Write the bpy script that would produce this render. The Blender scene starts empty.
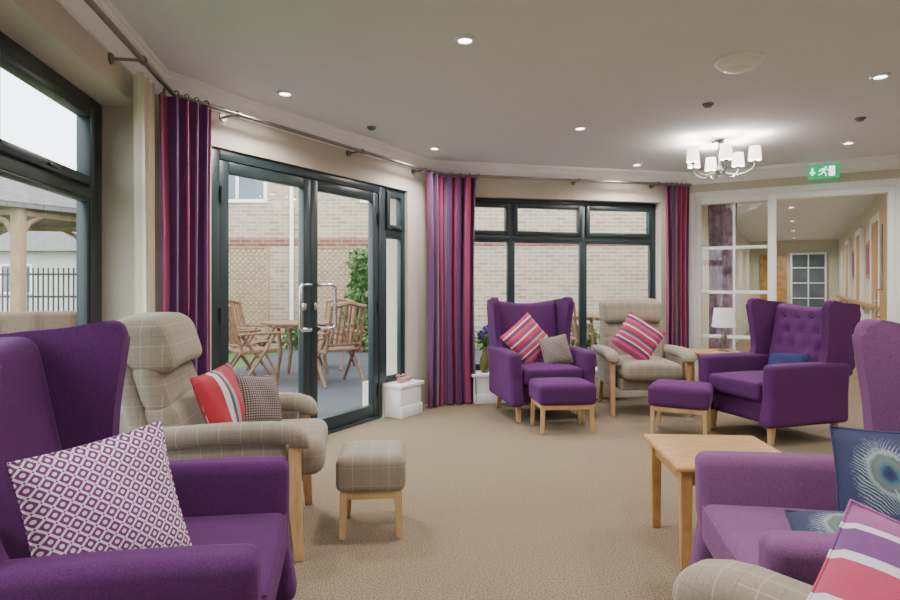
import bpy, bmesh, math, random
from mathutils import Vector, Matrix
random.seed(4)
COL = bpy.context.scene.collection
PI = math.pi
R_ = math.radians

# ------------------------------------------------------------------ mesh builder
class B:
    def __init__(s): s.bm = bmesh.new(); s.uv = False
    def _add(s, vs, fs, M=None):
        if M is not None: vs = [M @ Vector(v) for v in vs]
        vv = [s.bm.verts.new(v) for v in vs]
        out = []
        for f in fs:
            try: out.append(s.bm.faces.new([vv[i] for i in f]))
            except ValueError: pass
        return vv, out
    def box(s, c, d, bev=0.0, M=None, seg=2):
        t = bmesh.new()
        bmesh.ops.create_cube(t, size=1)
        for v in t.verts: v.co = Vector((v.co.x*d[0], v.co.y*d[1], v.co.z*d[2]))
        if bev: bmesh.ops.bevel(t, geom=t.edges[:], offset=bev, segments=seg, affect='EDGES', profile=.5)
        return s._merge(t, Matrix.Translation(c) if M is None else M @ Matrix.Translation(c))
    def bb(s, a, b, bev=0.0, M=None):
        return s.box([(a[i]+b[i])/2 for i in range(3)], [abs(b[i]-a[i]) for i in range(3)], bev, M)
    def _merge(s, t, M=None):
        t.verts.index_update()
        vs = [v.co.copy() for v in t.verts]; fs = [[v.index for v in f.verts] for f in t.faces]
        t.free(); s._add(vs, fs, M); return s
    def rbox(s, c, d, r, fn=None, m=6, M=None):
        cs = []
        for h in (d[0]/2, d[1]/2, d[2]/2):
            rr = min(r, h*.98); inn = h-rr
            a = [inn+rr*math.tan(R_(t)) for t in (45, 30, 15, 0)]
            mid = [-inn+2*inn*k/m for k in range(1, m)]
            cs.append(([-x for x in a]+mid+a[::-1], inn, rr, h))
        key = {}; vs = []; fs = []
        def vid(p):
            k = tuple(round(x, 5) for x in p)
            if k not in key:
                inn = [max(-cs[i][1], min(cs[i][1], p[i])) for i in range(3)]
                rr = [cs[i][2] for i in range(3)]
                q = [(p[i]-inn[i])/rr[i] for i in range(3)]
                L = math.sqrt(sum(x*x for x in q)) or 1
                o = Vector([inn[i]+q[i]/L*rr[i]+c[i] for i in range(3)])
                if fn: o = Vector(fn(o))
                key[k] = len(vs); vs.append(o)
            return key[k]
        for ax in range(3):
            u, w = (ax+1) % 3, (ax+2) % 3
            for sg in (-1, 1):
                for i in range(len(cs[u][0])-1):
                    for j in range(len(cs[w][0])-1):
                        q = []
                        for (a, b) in ((i, j), (i+1, j), (i+1, j+1), (i, j+1)):
                            p = [0, 0, 0]; p[ax] = sg*cs[ax][3]; p[u] = cs[u][0][a]; p[w] = cs[w][0][b]; q.append(vid(p))
                        fs.append(q if sg > 0 else q[::-1])
        s._add(vs, fs, M); return s
    def tube(s, pts, r, n=10, closed=False, M=None):
        pts = [Vector(p) for p in pts]; N = len(pts); rs = r if isinstance(r, (list, tuple)) else [r]*N
        vs = []; fs = []; nrm = None
        for i in range(N):
            if closed: t = pts[(i+1) % N]-pts[i-1]
            else: t = pts[min(i+1, N-1)]-pts[max(i-1, 0)]
            t.normalize()
            if nrm is None:
                nrm = t.orthogonal().normalized()
            else:
                nrm = (nrm-t*nrm.dot(t)); nrm = nrm.normalized() if nrm.length > 1e-6 else t.orthogonal().normalized()
            b = t.cross(nrm)
            for k in range(n):
                a = 2*PI*k/n; vs.append(pts[i]+(nrm*math.cos(a)+b*math.sin(a))*rs[i])
        for i in range(N if closed else N-1):
            for k in range(n):
                a, b2 = i*n+k, i*n+(k+1) % n; c2, d2 = ((i+1) % N)*n+(k+1) % n, ((i+1) % N)*n+k
                fs.append((a, b2, c2, d2))
        if not closed:
            fs.append(list(range(n))[::-1]); fs.append([(N-1)*n+k for k in range(n)])
        s._add(vs, fs, M); return s
    def lathe(s, prof, c=(0, 0, 0), n=28, M=None, cap=True):
        vs = []; fs = []
        for (r, z) in prof:
            for k in range(n):
                a = 2*PI*k/n; vs.append(Vector((c[0]+r*math.cos(a), c[1]+r*math.sin(a), c[2]+z)))
        for i in range(len(prof)-1):
            for k in range(n):
                fs.append((i*n+k, i*n+(k+1) % n, (i+1)*n+(k+1) % n, (i+1)*n+k))
        if cap:
            fs.append(list(range(n))[::-1]); fs.append([(len(prof)-1)*n+k for k in range(n)])
        s._add(vs, fs, M); return s
    def prism(s, pts, ax, a0, a1, bev=0, fn=None, M=None):
        t = bmesh.new()
        def P(p, a): return {'x': (a, p[0], p[1]), 'y': (p[0], a, p[1]), 'z': (p[0], p[1], a)}[ax]
        v0 = [t.verts.new(P(p, a0)) for p in pts]; v1 = [t.verts.new(P(p, a1)) for p in pts]
        n = len(pts); f0 = t.faces.new(v0); f1 = t.faces.new(v1[::-1])
        for i in range(n): t.faces.new((v0[i], v1[i], v1[(i+1) % n], v0[(i+1) % n]))
        if bev:
            bmesh.ops.bevel(t, geom=list(f0.edges)+list(f1.edges), offset=bev, segments=4, affect='EDGES', profile=.5)
        if fn:
            for v in t.verts: v.co = Vector(fn(v.co))
        return s._merge(t, M)

def smooth_poly(pts, k=4):
    out = []; n = len(pts)
    for i in range(n):
        p0, p1, p2, p3 = [Vector((*pts[(i+j) % n], 0)) for j in (-1, 0, 1, 2)]
        for q in range(k):
            t = q/k
            v = .5*((2*p1)+(p2-p0)*t+(2*p0-5*p1+4*p2-p3)*t*t+(3*p1-p0-3*p2+p3)*t*t*t)
            out.append((v.x, v.y))
    return out

def obj(name, b, m, parent=None, origin=None, smooth=True):
    bm = b.bm
    if origin is not None: bmesh.ops.translate(bm, verts=bm.verts[:], vec=-Vector(origin))
    bmesh.ops.recalc_face_normals(bm, faces=bm.faces[:])
    if not b.uv:
        uv = bm.loops.layers.uv.new('UVMap')
        for f in bm.faces:
            n = f.normal; a = max(range(3), key=lambda i: abs(n[i]))
            u, w = [(1, 2), (0, 2), (0, 1)][a]
            for l in f.loops: l[uv].uv = (l.vert.co[u], l.vert.co[w])
    for f in bm.faces: f.smooth = smooth
    for e in bm.edges:
        if len(e.link_faces) == 2 and e.calc_face_angle(0) > R_(38): e.smooth = False
    me = bpy.data.meshes.new(name); bm.to_mesh(me); bm.free()
    me.materials.append(m)
    o = bpy.data.objects.new(name, me); COL.objects.link(o)
    if parent is not None: o.parent = parent
    if origin is not None: o.location = origin
    return o
def tag(o, label, cat, group=None):
    o['label'] = label; o['category'] = cat
    if group: o['group'] = group
    return o
def struct(o): o['kind'] = 'structure'; return o
def thing(name, label, cat, loc=(0, 0, 0), rz=0, group=None):
    o = bpy.data.objects.new(name, None); COL.objects.link(o); o.empty_display_size = .1
    o.location = loc; o.rotation_euler = (0, 0, rz)
    return tag(o, label, cat, group)
def copy_tree(o, loc=None, rz=None, label=None, group=None):
    def rec(q, par):
        c = q.copy(); COL.objects.link(c)
        if par: c.parent = par
        for ch in q.children: rec(ch, c)
        return c
    r = rec(o, None)
    if loc is not None: r.location = loc
    if rz is not None: r.rotation_euler = (0, 0, rz)
    if label: r['label'] = label
    if group: r['group'] = group
    return r
def rz_of(f): return math.atan2(f[0], -f[1])

# ------------------------------------------------------------------ materials
def nm(name):
    m = bpy.data.materials.new(name); m.use_nodes = True
    nt = m.node_tree; return m, nt, nt.nodes['Principled BSDF']
def mth(nt, op, a, b=None, c=None):
    n = nt.nodes.new('ShaderNodeMath'); n.operation = op
    for i, v in enumerate((a, b, c)):
        if v is None: continue
        if isinstance(v, bpy.types.NodeSocket): nt.links.new(v, n.inputs[i])
        else: n.inputs[i].default_value = v
    return n.outputs[0]
def mixc(nt, f, a, b, mode='MIX'):
    n = nt.nodes.new('ShaderNodeMix'); n.data_type = 'RGBA'; n.blend_type = mode
    for sk, v in ((n.inputs[0], f), (n.inputs[6], a), (n.inputs[7], b)):
        if isinstance(v, bpy.types.NodeSocket): nt.links.new(v, sk)
        elif isinstance(v, (int, float)): sk.default_value = v
        else: sk.default_value = (*v, 1)
    return n.outputs[2]
def noise(nt, co, scale, detail=3):
    n = nt.nodes.new('ShaderNodeTexNoise'); n.inputs['Scale'].default_value = scale; n.inputs['Detail'].default_value = detail
    if co is not None: nt.links.new(co, n.inputs['Vector'])
    return n.outputs[0]
def coord(nt, w='UV'): return nt.nodes.new('ShaderNodeTexCoord').outputs[w]
def uvxy(nt):
    s = nt.nodes.new('ShaderNodeSeparateXYZ'); nt.links.new(coord(nt), s.inputs[0]); return s.outputs[0], s.outputs[1]
def bump(nt, b, h, st, dist=.01):
    n = nt.nodes.new('ShaderNodeBump'); n.inputs['Strength'].default_value = st; n.inputs['Distance'].default_value = dist
    nt.links.new(h, n.inputs['Height']); nt.links.new(n.outputs[0], b.inputs['Normal'])
def ramp(nt, f, stops, const=True):
    n = nt.nodes.new('ShaderNodeValToRGB'); n.color_ramp.interpolation = 'CONSTANT' if const else 'LINEAR'
    e = n.color_ramp.elements
    while len(e) > 1: e.remove(e[-1])
    e[0].position = stops[0][0]; e[0].color = (*stops[0][1], 1)
    for p, c in stops[1:]:
        q = e.new(p); q.color = (*c, 1)
    nt.links.new(f, n.inputs[0]); return n.outputs[0]
def plain(name, col, rough=.6, metal=0, var=.08, vs=6, bs=0, bsc=200, emit=0, spec=None):
    m, nt, b = nm(name); co = coord(nt, 'Object')
    n = noise(nt, co, vs)
    c2 = tuple(max(0, x*(1-var*2)) for x in col)
    nt.links.new(mixc(nt, n, tuple(min(1, x*(1+var)) for x in col), c2), b.inputs['Base Color'])
    b.inputs['Roughness'].default_value = rough; b.inputs['Metallic'].default_value = metal
    if spec is not None: b.inputs['Specular IOR Level'].default_value = spec
    if bs: bump(nt, b, noise(nt, co, bsc), bs, .004)
    if emit:
        b.inputs['Emission Color'].default_value = (*col, 1); b.inputs['Emission Strength'].default_value = emit
    return m
def fabric(name, col, var=.3, sheen=.25):
    m, nt, b = nm(name); co = coord(nt, 'Object')
    n = noise(nt, co, 300, 2); n2 = noise(nt, co, 4, 2)
    nn = ramp(nt, n, [(.3, (0, 0, 0)), (.7, (1, 1, 1))], False)
    c = mixc(nt, nn, tuple(x*(1-var) for x in col), tuple(min(1, x*(1+var)) for x in col))
    c = mixc(nt, mth(nt, 'MULTIPLY', n2, .35), c, tuple(x*.6 for x in col))
    nt.links.new(c, b.inputs['Base Color']); b.inputs['Roughness'].default_value = .9
    b.inputs['Sheen Weight'].default_value = sheen; b.inputs['Sheen Roughness'].default_value = .4
    b.inputs['Sheen Tint'].default_value = (*[min(1, x*3+.1) for x in col], 1)
    b.inputs['Specular IOR Level'].default_value = .2
    bump(nt, b, n, .4, .002)
    return m
def check_fabric():
    m, nt, b = nm('checked_taupe_fabric'); u, v = uvxy(nt)
    def line(x, p, off, w): return mth(nt, 'LESS_THAN', mth(nt, 'FRACT', mth(nt, 'ADD', mth(nt, 'DIVIDE', x, p), off+20)), w)
    l = mth(nt, 'MAXIMUM', line(u, .085, 0, .045), line(v, .085, 0, .045))
    d = mth(nt, 'MAXIMUM', line(u, .085, .5, .035), line(v, .085, .5, .035))
    n = noise(nt, coord(nt, 'Object'), 160, 2)
    base = mixc(nt, n, (.20, .158, .115), (.335, .275, .21))
    c = mixc(nt, mth(nt, 'MULTIPLY', l, .3), base, (.60, .53, .44))
    c = mixc(nt, mth(nt, 'MULTIPLY', d, .28), c, (.13, .08, .08))
    nt.links.new(c, b.inputs['Base Color']); b.inputs['Roughness'].default_value = .9; b.inputs['Sheen Weight'].default_value = .2
    b.inputs['Specular IOR Level'].default_value = .2
    bump(nt, b, noise(nt, coord(nt, 'Object'), 300, 2), .3, .002)
    return m
def stripes(name, stops, period, axis=0, sheen=.2, ns=200, off=0.0):
    m, nt, b = nm(name); x = uvxy(nt)[axis]
    f = mth(nt, 'FRACT', mth(nt, 'ADD', mth(nt, 'DIVIDE', x, period), 10.0+off))
    c = ramp(nt, f, stops)
    c = mixc(nt, mth(nt, 'MULTIPLY', noise(nt, coord(nt, 'Object'), ns, 2), .3), c, (.03, .02, .03))
    nt.links.new(c, b.inputs['Base Color']); b.inputs['Roughness'].default_value = .75; b.inputs['Sheen Weight'].default_value = sheen
    b.inputs['Specular IOR Level'].default_value = .3
    return m
def wood(name, a, c2, rough=.4, sc=1.0):
    m, nt, b = nm(name)
    mp = nt.nodes.new('ShaderNodeMapping'); nt.links.new(coord(nt, 'Object'), mp.inputs[0]); mp.inputs['Scale'].default_value = (3*sc, 22*sc, 3*sc)
    n = noise(nt, mp.outputs[0], 3, 5)
    nt.links.new(ramp(nt, n, [(.3, a), (.7, c2)], False), b.inputs['Base Color']); b.inputs['Roughness'].default_value = rough
    return m
def glass_mat():
    m = bpy.data.materials.new('window_glass'); m.use_nodes = True; nt = m.node_tree
    nt.nodes.clear(); o = nt.nodes.new('ShaderNodeOutputMaterial'); t = nt.nodes.new('ShaderNodeBsdfTransparent'); t.inputs[0].default_value = (.98, .99, .985, 1)
    g = nt.nodes.new('ShaderNodeBsdfGlossy'); g.inputs['Roughness'].default_value = .02
    mx = nt.nodes.new('ShaderNodeMixShader'); f = nt.nodes.new('ShaderNodeLayerWeight'); f.inputs[0].default_value = .5
    k = mth(nt, 'ADD', mth(nt, 'MULTIPLY', mth(nt, 'POWER', f.outputs['Facing'], 4.0), .4), .02)
    nt.links.new(k, mx.inputs[0]); nt.links.new(t.outputs[0], mx.inputs[1]); nt.links.new(g.outputs[0], mx.inputs[2]); nt.links.new(mx.outputs[0], o.inputs[0])
    return m
def brick_mat(name, c1, c2, mo, bw=.225, rh=.075, ms=.012):
    m, nt, b = nm(name); t = nt.nodes.new('ShaderNodeTexBrick'); nt.links.new(coord(nt), t.inputs['Vector'])
    t.inputs['Color1'].default_value = (*c1, 1); t.inputs['Color2'].default_value = (*c2, 1); t.inputs['Mortar'].default_value = (*mo, 1)
    t.inputs['Scale'].default_value = 1; t.inputs['Mortar Size'].default_value = ms/2; t.inputs['Brick Width'].default_value = bw; t.inputs['Row Height'].default_value = rh
    c = mixc(nt, mth(nt, 'MULTIPLY', noise(nt, coord(nt, 'Object'), 5), .3), t.outputs[0], tuple(x*.6 for x in c1))
    nt.links.new(c, b.inputs['Base Color']); b.inputs['Roughness'].default_value = .9
    return m
def carpet_mat():
    m, nt, b = nm('tan_carpet'); co = coord(nt, 'Object')
    n = noise(nt, co, 150, 3); n2 = noise(nt, co, 1.6, 2); n3 = noise(nt, co, 50, 2)
    c = mixc(nt, ramp(nt, n, [(.35, (0, 0, 0)), (.65, (1, 1, 1))], False), (.10, .071, .045), (.385, .305, .215))
    c = mixc(nt, mth(nt, 'MULTIPLY', n2, .3), c, (.15, .112, .074)); c = mixc(nt, mth(nt, 'MULTIPLY', n3, .2), c, (.31, .24, .165))
    nt.links.new(c, b.inputs['Base Color']); b.inputs['Roughness'].default_value = 1; b.inputs['Specular IOR Level'].default_value = .1
    bump(nt, b, n, .8, .006); return m
def lattice_mat():
    m, nt, b = nm('purple_lattice_print'); u, v = uvxy(nt)
    k = 2*PI/.036
    cu = mth(nt, 'ABSOLUTE', mth(nt, 'SINE', mth(nt, 'MULTIPLY', mth(nt, 'ADD', u, v), k*.5))); cv = mth(nt, 'ABSOLUTE', mth(nt, 'SINE', mth(nt, 'MULTIPLY', mth(nt, 'SUBTRACT', u, v), k*.5)))
    mn = mth(nt, 'MINIMUM', cu, cv)
    w1 = mth(nt, 'LESS_THAN', mn, .32)
    w2 = mth(nt, 'GREATER_THAN', mth(nt, 'MULTIPLY', cu, cv), .82)
    band = mth(nt, 'MULTIPLY', mth(nt, 'LESS_THAN', cu, .24), mth(nt, 'LESS_THAN', cv, .24))
    w = mth(nt, 'SUBTRACT', mth(nt, 'MAXIMUM', w1, w2), band)
    nt.links.new(mixc(nt, w, (.19, .03, .18), (.80, .75, .77)), b.inputs['Base Color']); b.inputs['Roughness'].default_value = .85
    return m
def peacock_mat():
    m, nt, b = nm('peacock_feather_print'); u, v = uvxy(nt)
    # one feather: an eye near the top, a quill below it, barbs sweeping up and outward
    x0 = mth(nt, 'ADD', u, .04); y0 = mth(nt, 'ADD', v, -.045)
    nz = noise(nt, coord(nt), 22, 3); nf = noise(nt, coord(nt), 90, 2)
    x = mth(nt, 'ADD', mth(nt, 'ADD', x0, mth(nt, 'MULTIPLY', y0, .25)), mth(nt, 'MULTIPLY', mth(nt, 'SUBTRACT', nz, .5), .02)); y = y0
    ax = mth(nt, 'ABSOLUTE', x)
    r = mth(nt, 'SQRT', mth(nt, 'ADD', mth(nt, 'MULTIPLY', x, x), mth(nt, 'MULTIPLY', mth(nt, 'MULTIPLY', y, y), .6)))
    rr = mth(nt, 'MULTIPLY', mth(nt, 'ADD', r, mth(nt, 'MULTIPLY', mth(nt, 'SUBTRACT', nf, .5), .012)), 10)
    eye = ramp(nt, rr, [(0, (.004, .006, .03)), (.12, (.01, .02, .08)), (.2, (.03, .12, .17)), (.29, (.13, .14, .11)), (.37, (.07, .12, .12)), (.46, (.26, .31, .29)), (.56, (.016, .02, .070))], False)
    ph = mth(nt, 'ADD', mth(nt, 'MULTIPLY', mth(nt, 'SUBTRACT', y, mth(nt, 'MULTIPLY', mth(nt, 'SQRT', mth(nt, 'ADD', ax, .0001)), .42)), 520), mth(nt, 'MULTIPLY', nz, 6))
    st = mth(nt, 'GREATER_THAN', mth(nt, 'SINE', ph), .15)
    yy = mth(nt, 'ADD', y, .045)
    el = mth(nt, 'SQRT', mth(nt, 'ADD', mth(nt, 'MULTIPLY', mth(nt, 'MULTIPLY', x, x), 110.0), mth(nt, 'MULTIPLY', mth(nt, 'MULTIPLY', yy, yy), 46.0)))
    mask = ramp(nt, mth(nt, 'ADD', el, mth(nt, 'MULTIPLY', mth(nt, 'SUBTRACT', nf, .5), .35)), [(0, (.8, .8, .8)), (.75, (.9, .9, .9)), (1.0, (0, 0, 0))], False)
    out = mth(nt, 'GREATER_THAN', rr, .52)
    quill = mth(nt, 'MULTIPLY', mth(nt, 'LESS_THAN', ax, .003), mth(nt, 'LESS_THAN', y, -.04))
    sv = mth(nt, 'MAXIMUM', mth(nt, 'MULTIPLY', mth(nt, 'MULTIPLY', st, mask), out), quill)
    nt.links.new(mixc(nt, mth(nt, 'MULTIPLY', sv, .65), eye, (.34, .42, .43)), b.inputs['Base Color']); b.inputs['Roughness'].default_value = .7
    return m
CL = [(0, (.20, .06, .24)), (.14, (.46, .07, .17)), (.27, (.18, .06, .22)), (.38, (.34, .25, .38)), (.46, (.26, .08, .27)), (.58, (.50, .08, .20)), (.72, (.21, .07, .24)), (.84, (.38, .22, .37)), (.92, (.17, .06, .20))]  # left curtain stripes, brightened so the colour itself carries light on the cloth
CS = [(0, (.14, .04, .16)), (.12, (.38, .04, .12)), (.28, (.11, .03, .13)), (.38, (.22, .16, .24)), (.46, (.18, .04, .17)), (.58, (.40, .045, .13)), (.74, (.14, .04, .16)), (.84, (.26, .13, .24)), (.91, (.10, .03, .13))]
CS2 = [(0, (.33, .04, .11)), (.2, (.13, .035, .14)), (.32, (.40, .045, .12)), (.50, (.20, .13, .20)), (.57, (.15, .04, .15)), (.68, (.38, .05, .13)), (.86, (.24, .12, .22)), (.92, (.15, .035, .13))]
M = dict(
    wall=plain('cream_wall_paint', (.60, .545, .455), .8, var=.03), ceil=plain('ceiling_paint', (.73, .755, .79), .9, var=.02),
    white=plain('white_gloss_paint', (.90, .90, .90), .35, var=.01), frame=plain('dark_grey_green_aluminium', (.022, .037, .041), .35, var=.05),
    carpet=carpet_mat(), purple=fabric('purple_wool', (.086, .021, .102)), plum=fabric('dusty_mauve_wool', (.18, .070, .17)),
    check=check_fabric(), oak=wood('light_oak', (.46, .28, .12), (.62, .40, .19)), oak2=wood('honey_oak', (.36, .18, .055), (.57, .335, .12)),
    chrome=plain('brushed_chrome', (.65, .65, .66), .22, 1, var=.03), pewter=plain('pewter_metal', (.30, .27, .24), .3, 1, var=.03),
    glass=glass_mat(), curtain=stripes('striped_curtain_fabric', CS, .62), curtain_left=stripes('lit_tone_striped_curtain_fabric', CL, .62, off=.1), red_curtain=stripes('red_striped_curtain_fabric', CS2, .50),
    lining=plain('cream_lining', (.85, .77, .66), .9, var=.04), lattice=lattice_mat(), peacock=peacock_mat(),
    pink=stripes('pink_striped_print', [(0, (.45, .03, .06)), (.16, (.66, .60, .60)), (.22, (.32, .04, .14)), (.38, (.55, .07, .12)), (.48, (.14, .03, .11)), (.60, (.70, .64, .64)), (.65, (.45, .04, .09)), (.80, (.38, .28, .33)), (.88, (.17, .03, .12))], .24, 1),
    red_bold=stripes('red_bold_striped_print', [(0, (.50, .02, .04)), (.38, (.75, .70, .70)), (.50, (.10, .08, .11)), (.56, (.45, .40, .42)), (.64, (.48, .02, .05)), (.92, (.10, .02, .05))], .30, 0, off=.55),
    wide=stripes('wide_banded_print', [(0, (.50, .05, .12)), (.24, (.70, .63, .68)), (.30, (.17, .05, .20)), (.46, (.70, .63, .68)), (.50, (.30, .08, .24)), (.68, (.50, .05, .12)), (.9, (.70, .63, .68))], .30, 1),
    navy=fabric('navy_cotton', (.016, .022, .085)),
    brick=brick_mat('buff_brick', (.46, .345, .23), (.29, .21, .14), (.50, .46, .40), ms=.018), redbrick=brick_mat('red_brick', (.27, .10, .065), (.18, .07, .05), (.36, .32, .28)),
    patio=brick_mat('dark_paving', (.05, .055, .063), (.065, .07, .08), (.028, .028, .032), .6, .6, .012), lawn=plain('lawn_grass', (.06, .145, .024), .95, var=.3, vs=30),
    teak=wood('weathered_teak', (.115, .055, .025), (.235, .125, .06), .6), fencewood=wood('softwood_fence', (.23, .15, .08), (.34, .24, .135), .8),
    leaf=plain('green_leaf', (.055, .155, .025), .5, var=.45, vs=12), leaf2=plain('dark_green_leaf', (.03, .085, .022), .5, var=.45, vs=12),
    slate=brick_mat('grey_shingle', (.14, .13, .13), (.19, .175, .165), (.06, .06, .06), .2, .12, .012), black=plain('black_metal', (.015, .015, .017), .5),
    shade=plain('lit_glass_shade', (1, .95, .88), .5, var=0, emit=4), lens=plain('downlight_lens', (1, .96, .9), .4, var=0, emit=14),
    green=plain('exit_sign_green', (.0, .36, .14), .4, var=0, emit=1.1), signwhite=plain('sign_white', (.9, 1, .92), .4, var=0, emit=2.0),
    lampshade=plain('white_linen_shade', (.85, .83, .81), .9, var=.03), olive=plain('olive_glaze', (.16, .15, .04), .25, var=.15),
    petal=plain('purple_petal', (.13, .05, .35), .6, var=.3, vs=40), pinkglaze=plain('pink_glaze', (.50, .24, .20), .35, var=.2),
    rendered=plain('pale_render', (.52, .50, .46), .9), panew=plain('dark_window_pane', (.16, .20, .23), .08, var=.3, vs=2), bark=plain('bark', (.10, .07, .05), .9),
    floral=plain('floral_fabric', (.42, .30, .40), .8, var=.9, vs=14), corr=plain('corridor_wall_paint', (.64, .62, .51), .8, var=.03), wicker=plain('brown_wicker', (.12, .075, .045), .8, var=.3, vs=60),
    darkgrey=plain('dark_grey_plastic', (.16, .16, .16), .5))
def grey_print():
    m, nt, b = nm('taupe_fleck_print'); u, v = uvxy(nt)
    a = mth(nt, 'SINE', mth(nt, 'MULTIPLY', mth(nt, 'ADD', u, v), 260)); c = mth(nt, 'SINE', mth(nt, 'MULTIPLY', mth(nt, 'SUBTRACT', u, v), 260))
    w = mth(nt, 'GREATER_THAN', mth(nt, 'MULTIPLY', a, c), .2)
    nt.links.new(mixc(nt, w, (.085, .055, .055), (.34, .29, .25)), b.inputs['Base Color']); b.inputs['Roughness'].default_value = .85; return m
M['grey_print'] = grey_print()

# ------------------------------------------------------------------ room outline
CZ = 2.45
R = Vector((-1.755, 3.51, 0)); P = Vector((-.2, 6.1, 0)); Q = Vector((2.68, 6.77, 0)); S = Vector((5.278, 5.27, 0)); T = Vector((5.278, -2, 0)); U = Vector((-.80, -2, 0))
OUT = [U, R, P, Q, S, T]
def fr(a, b):
    d = b-a; return Matrix.Translation(a) @ Matrix.Rotation(math.atan2(d.y, d.x), 4, 'Z'), d.length
def inset(i, d):
    p0, p1, p2 = OUT[i-1], OUT[i], OUT[(i+1) % 6]
    a = (p1-p0).normalized(); b = (p2-p1).normalized()
    na = Vector((a.y, -a.x, 0)); nb = Vector((b.y, -b.x, 0))   # inward
    bis = (na+nb).normalized(); return p1+bis*(d/bis.dot(na))
def wall(name, a, b, ops, th=.25, mat='wall', ztop=CZ, ext=.1):
    m, L = fr(a, b); q = B(); x = -ext
    for (x0, x1, z0, z1) in sorted(ops):
        if x0-x > .001: q.bb((x, 0, 0), (x0, th, ztop))
        if z0 > .001: q.bb((x0, 0, 0), (x1, th, z0))
        if z1 < ztop: q.bb((x0, 0, z1), (x1, th, ztop))
        x = x1
    q.bb((x, 0, 0), (L+ext, th, ztop))
    o = obj(name, q, M[mat], smooth=False); o.matrix_world = m; struct(o); return o, m, L

wl, ML, LL = wall('wall_left', U, R, [(2.3, 5.38, .32, 2.18)], .30)
wd, MD, LD = wall('wall_garden', R, P, [(.42, 2.25, 0, 2.1), (2.25, 2.62, .30, 2.1)], .25)
wb, MB_, LB = wall('wall_back', P, Q, [(.08, 2.62, .30, 2.12)], .25)
wr, MR, LR = wall('wall_partition', Q, S, [(.08, 1.90, 0, 2.17)], .10, ext=0)
wall('wall_right', S, T, []); wall('wall_near', T, U, [])
q = B(); q.prism([(p.x, p.y) for p in OUT], 'z', -.1, 0); struct(obj('floor', q, M['carpet'], smooth=False))
q = B(); q.prism([(p.x, p.y) for p in [OUT[i]+(inset(i, -.2)-OUT[i]) for i in range(6)]], 'z', CZ, CZ+.12); struct(obj('ceiling', q, M['ceil'], smooth=False))

def sweep(name, prof, mat, idx=range(6), closed=True):
    q = B(); vs = []; fs = []; rows = []
    for i in idx:
        rows.append([Vector((*inset(i, d).xy, z)) for d, z in prof])
    n = len(prof)
    for r in rows: vs += r
    N = len(rows)
    for i in range(N if closed else N-1):
        for k in range(n-1):
            j = (i+1) % N; fs.append((i*n+k, i*n+k+1, j*n+k+1, j*n+k))
    q._add(vs, fs); o = obj(name, q, M[mat]); return struct(o)
sweep('trim_1', [(.0, 2.325), (.014, 2.325), (.014, 2.338), (.024, 2.345), (.03, 2.362), (.045, 2.388), (.07, 2.408), (.088, 2.414), (.094, 2.426), (.108, 2.430), (.108, 2.451)], 'white')
def local_box(name, m, boxes, mat, bev=.004):
    q = B()
    for a, b in boxes: q.bb(a, b, bev)
    o = obj(name, q, M[mat]); o.matrix_world = m; return struct(o)
local_box('baseboard_garden', MD, [((.0, -.018, 0), (.42, 0, .14))], 'white')
local_box('baseboard_left', ML, [((0, -.018, 0), (5.59, 0, .14))], 'white')
local_box('baseboard_partition', MR, [((1.97, -.018, 0), (3, 0, .14))], 'white')
# low boxed sills under the glazing
local_box('trim_2', MD, [((2.27, -.17, 0), (2.60, .04, .27)), ((2.255, -.19, .27), (2.62, .06, .30)), ((2.262, -.18, 0), (2.61, -.165, .10))], 'white')
local_box('trim_3', MB_, [((.42, -.15, 0), (2.94, .0, .27)), ((.40, -.17, .27), (2.945, .12, .30)), ((.42, -.16, 0), (2.94, -.145, .10))], 'white')
local_box('trim_4', ML, [((2.3, -.10, .29), (5.38, .20, .32))], 'white')

# ------------------------------------------------------------------ windows and doors
def bars(rects, y0, y1, q=None, bev=.005):
    q = q or B()
    for (x0, z0, x1, z1) in rects: q.bb((x0, y0, z0), (x1, y1, z1), bev)
    return q
def ring(x0, z0, x1, z1, w): return [(x0, z0, x0+w, z1), (x1-w, z0, x1, z1), (x0+w, z0, x1-w, z0+w), (x0+w, z1-w, x1-w, z1)]
def pane(parent, x0, z0, x1, z1, y):
    q = B(); q.bb((x0, y-.006, z0), (x1, y+.006, z1)); return obj('pane', q, M['glass'], parent, smooth=False)
def window(name, m, x0, x1, z0, z1, zt, mull, y0, w=.05, ws=None):
    y1 = y0+.07; ws = ws or w
    rc = [(x0, z0, x0+ws, z1), (x1-ws, z0, x1, z1), (x0+ws, z0, x1-ws, z0+w), (x0+ws, z1-w, x1-ws, z1)]
    rc += [(x0+ws, zt-.03, x1-ws, zt+.03)]+[(x-.028, z0+w, x+.028, z1-w) for x in mull]
    o = obj(name, bars(rc, y0, y1), M['frame']); o.matrix_world = m; struct(o)
    xs = [x0+ws-.02]+mull+[x1-ws+.02]
    for a, b in zip(xs[:-1], xs[1:]):
        a2, b2 = a+.024, b-.024
        c = obj('casement', bars(ring(a2, zt+.032, b2, z1-w-.002, .045), y0-.02, y0+.045), M['frame'], o)
        pane(c, a2+.04, zt+.07, b2-.04, z1-w-.04, y0+.02)
        hq = B(); cx = (a2+b2)/2; hq.bb((cx-.05, y0-.035, zt+.045), (cx+.05, y0-.019, zt+.06), .004); obj('window_handle', hq, M['frame'], c)
        obj('glazing_bead', bars(ring(a2, z0+w, b2, zt-.03, .018), y0+.005, y0+.05), M['frame'], o)
        pane(o, a2+.012, z0+w+.012, b2-.012, zt-.04, y0+.04)
    return o
window('window_1', ML, 2.3, 5.38, .32, 2.18, 1.68, [3.30, 4.30], .18, .07, .15)
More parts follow.
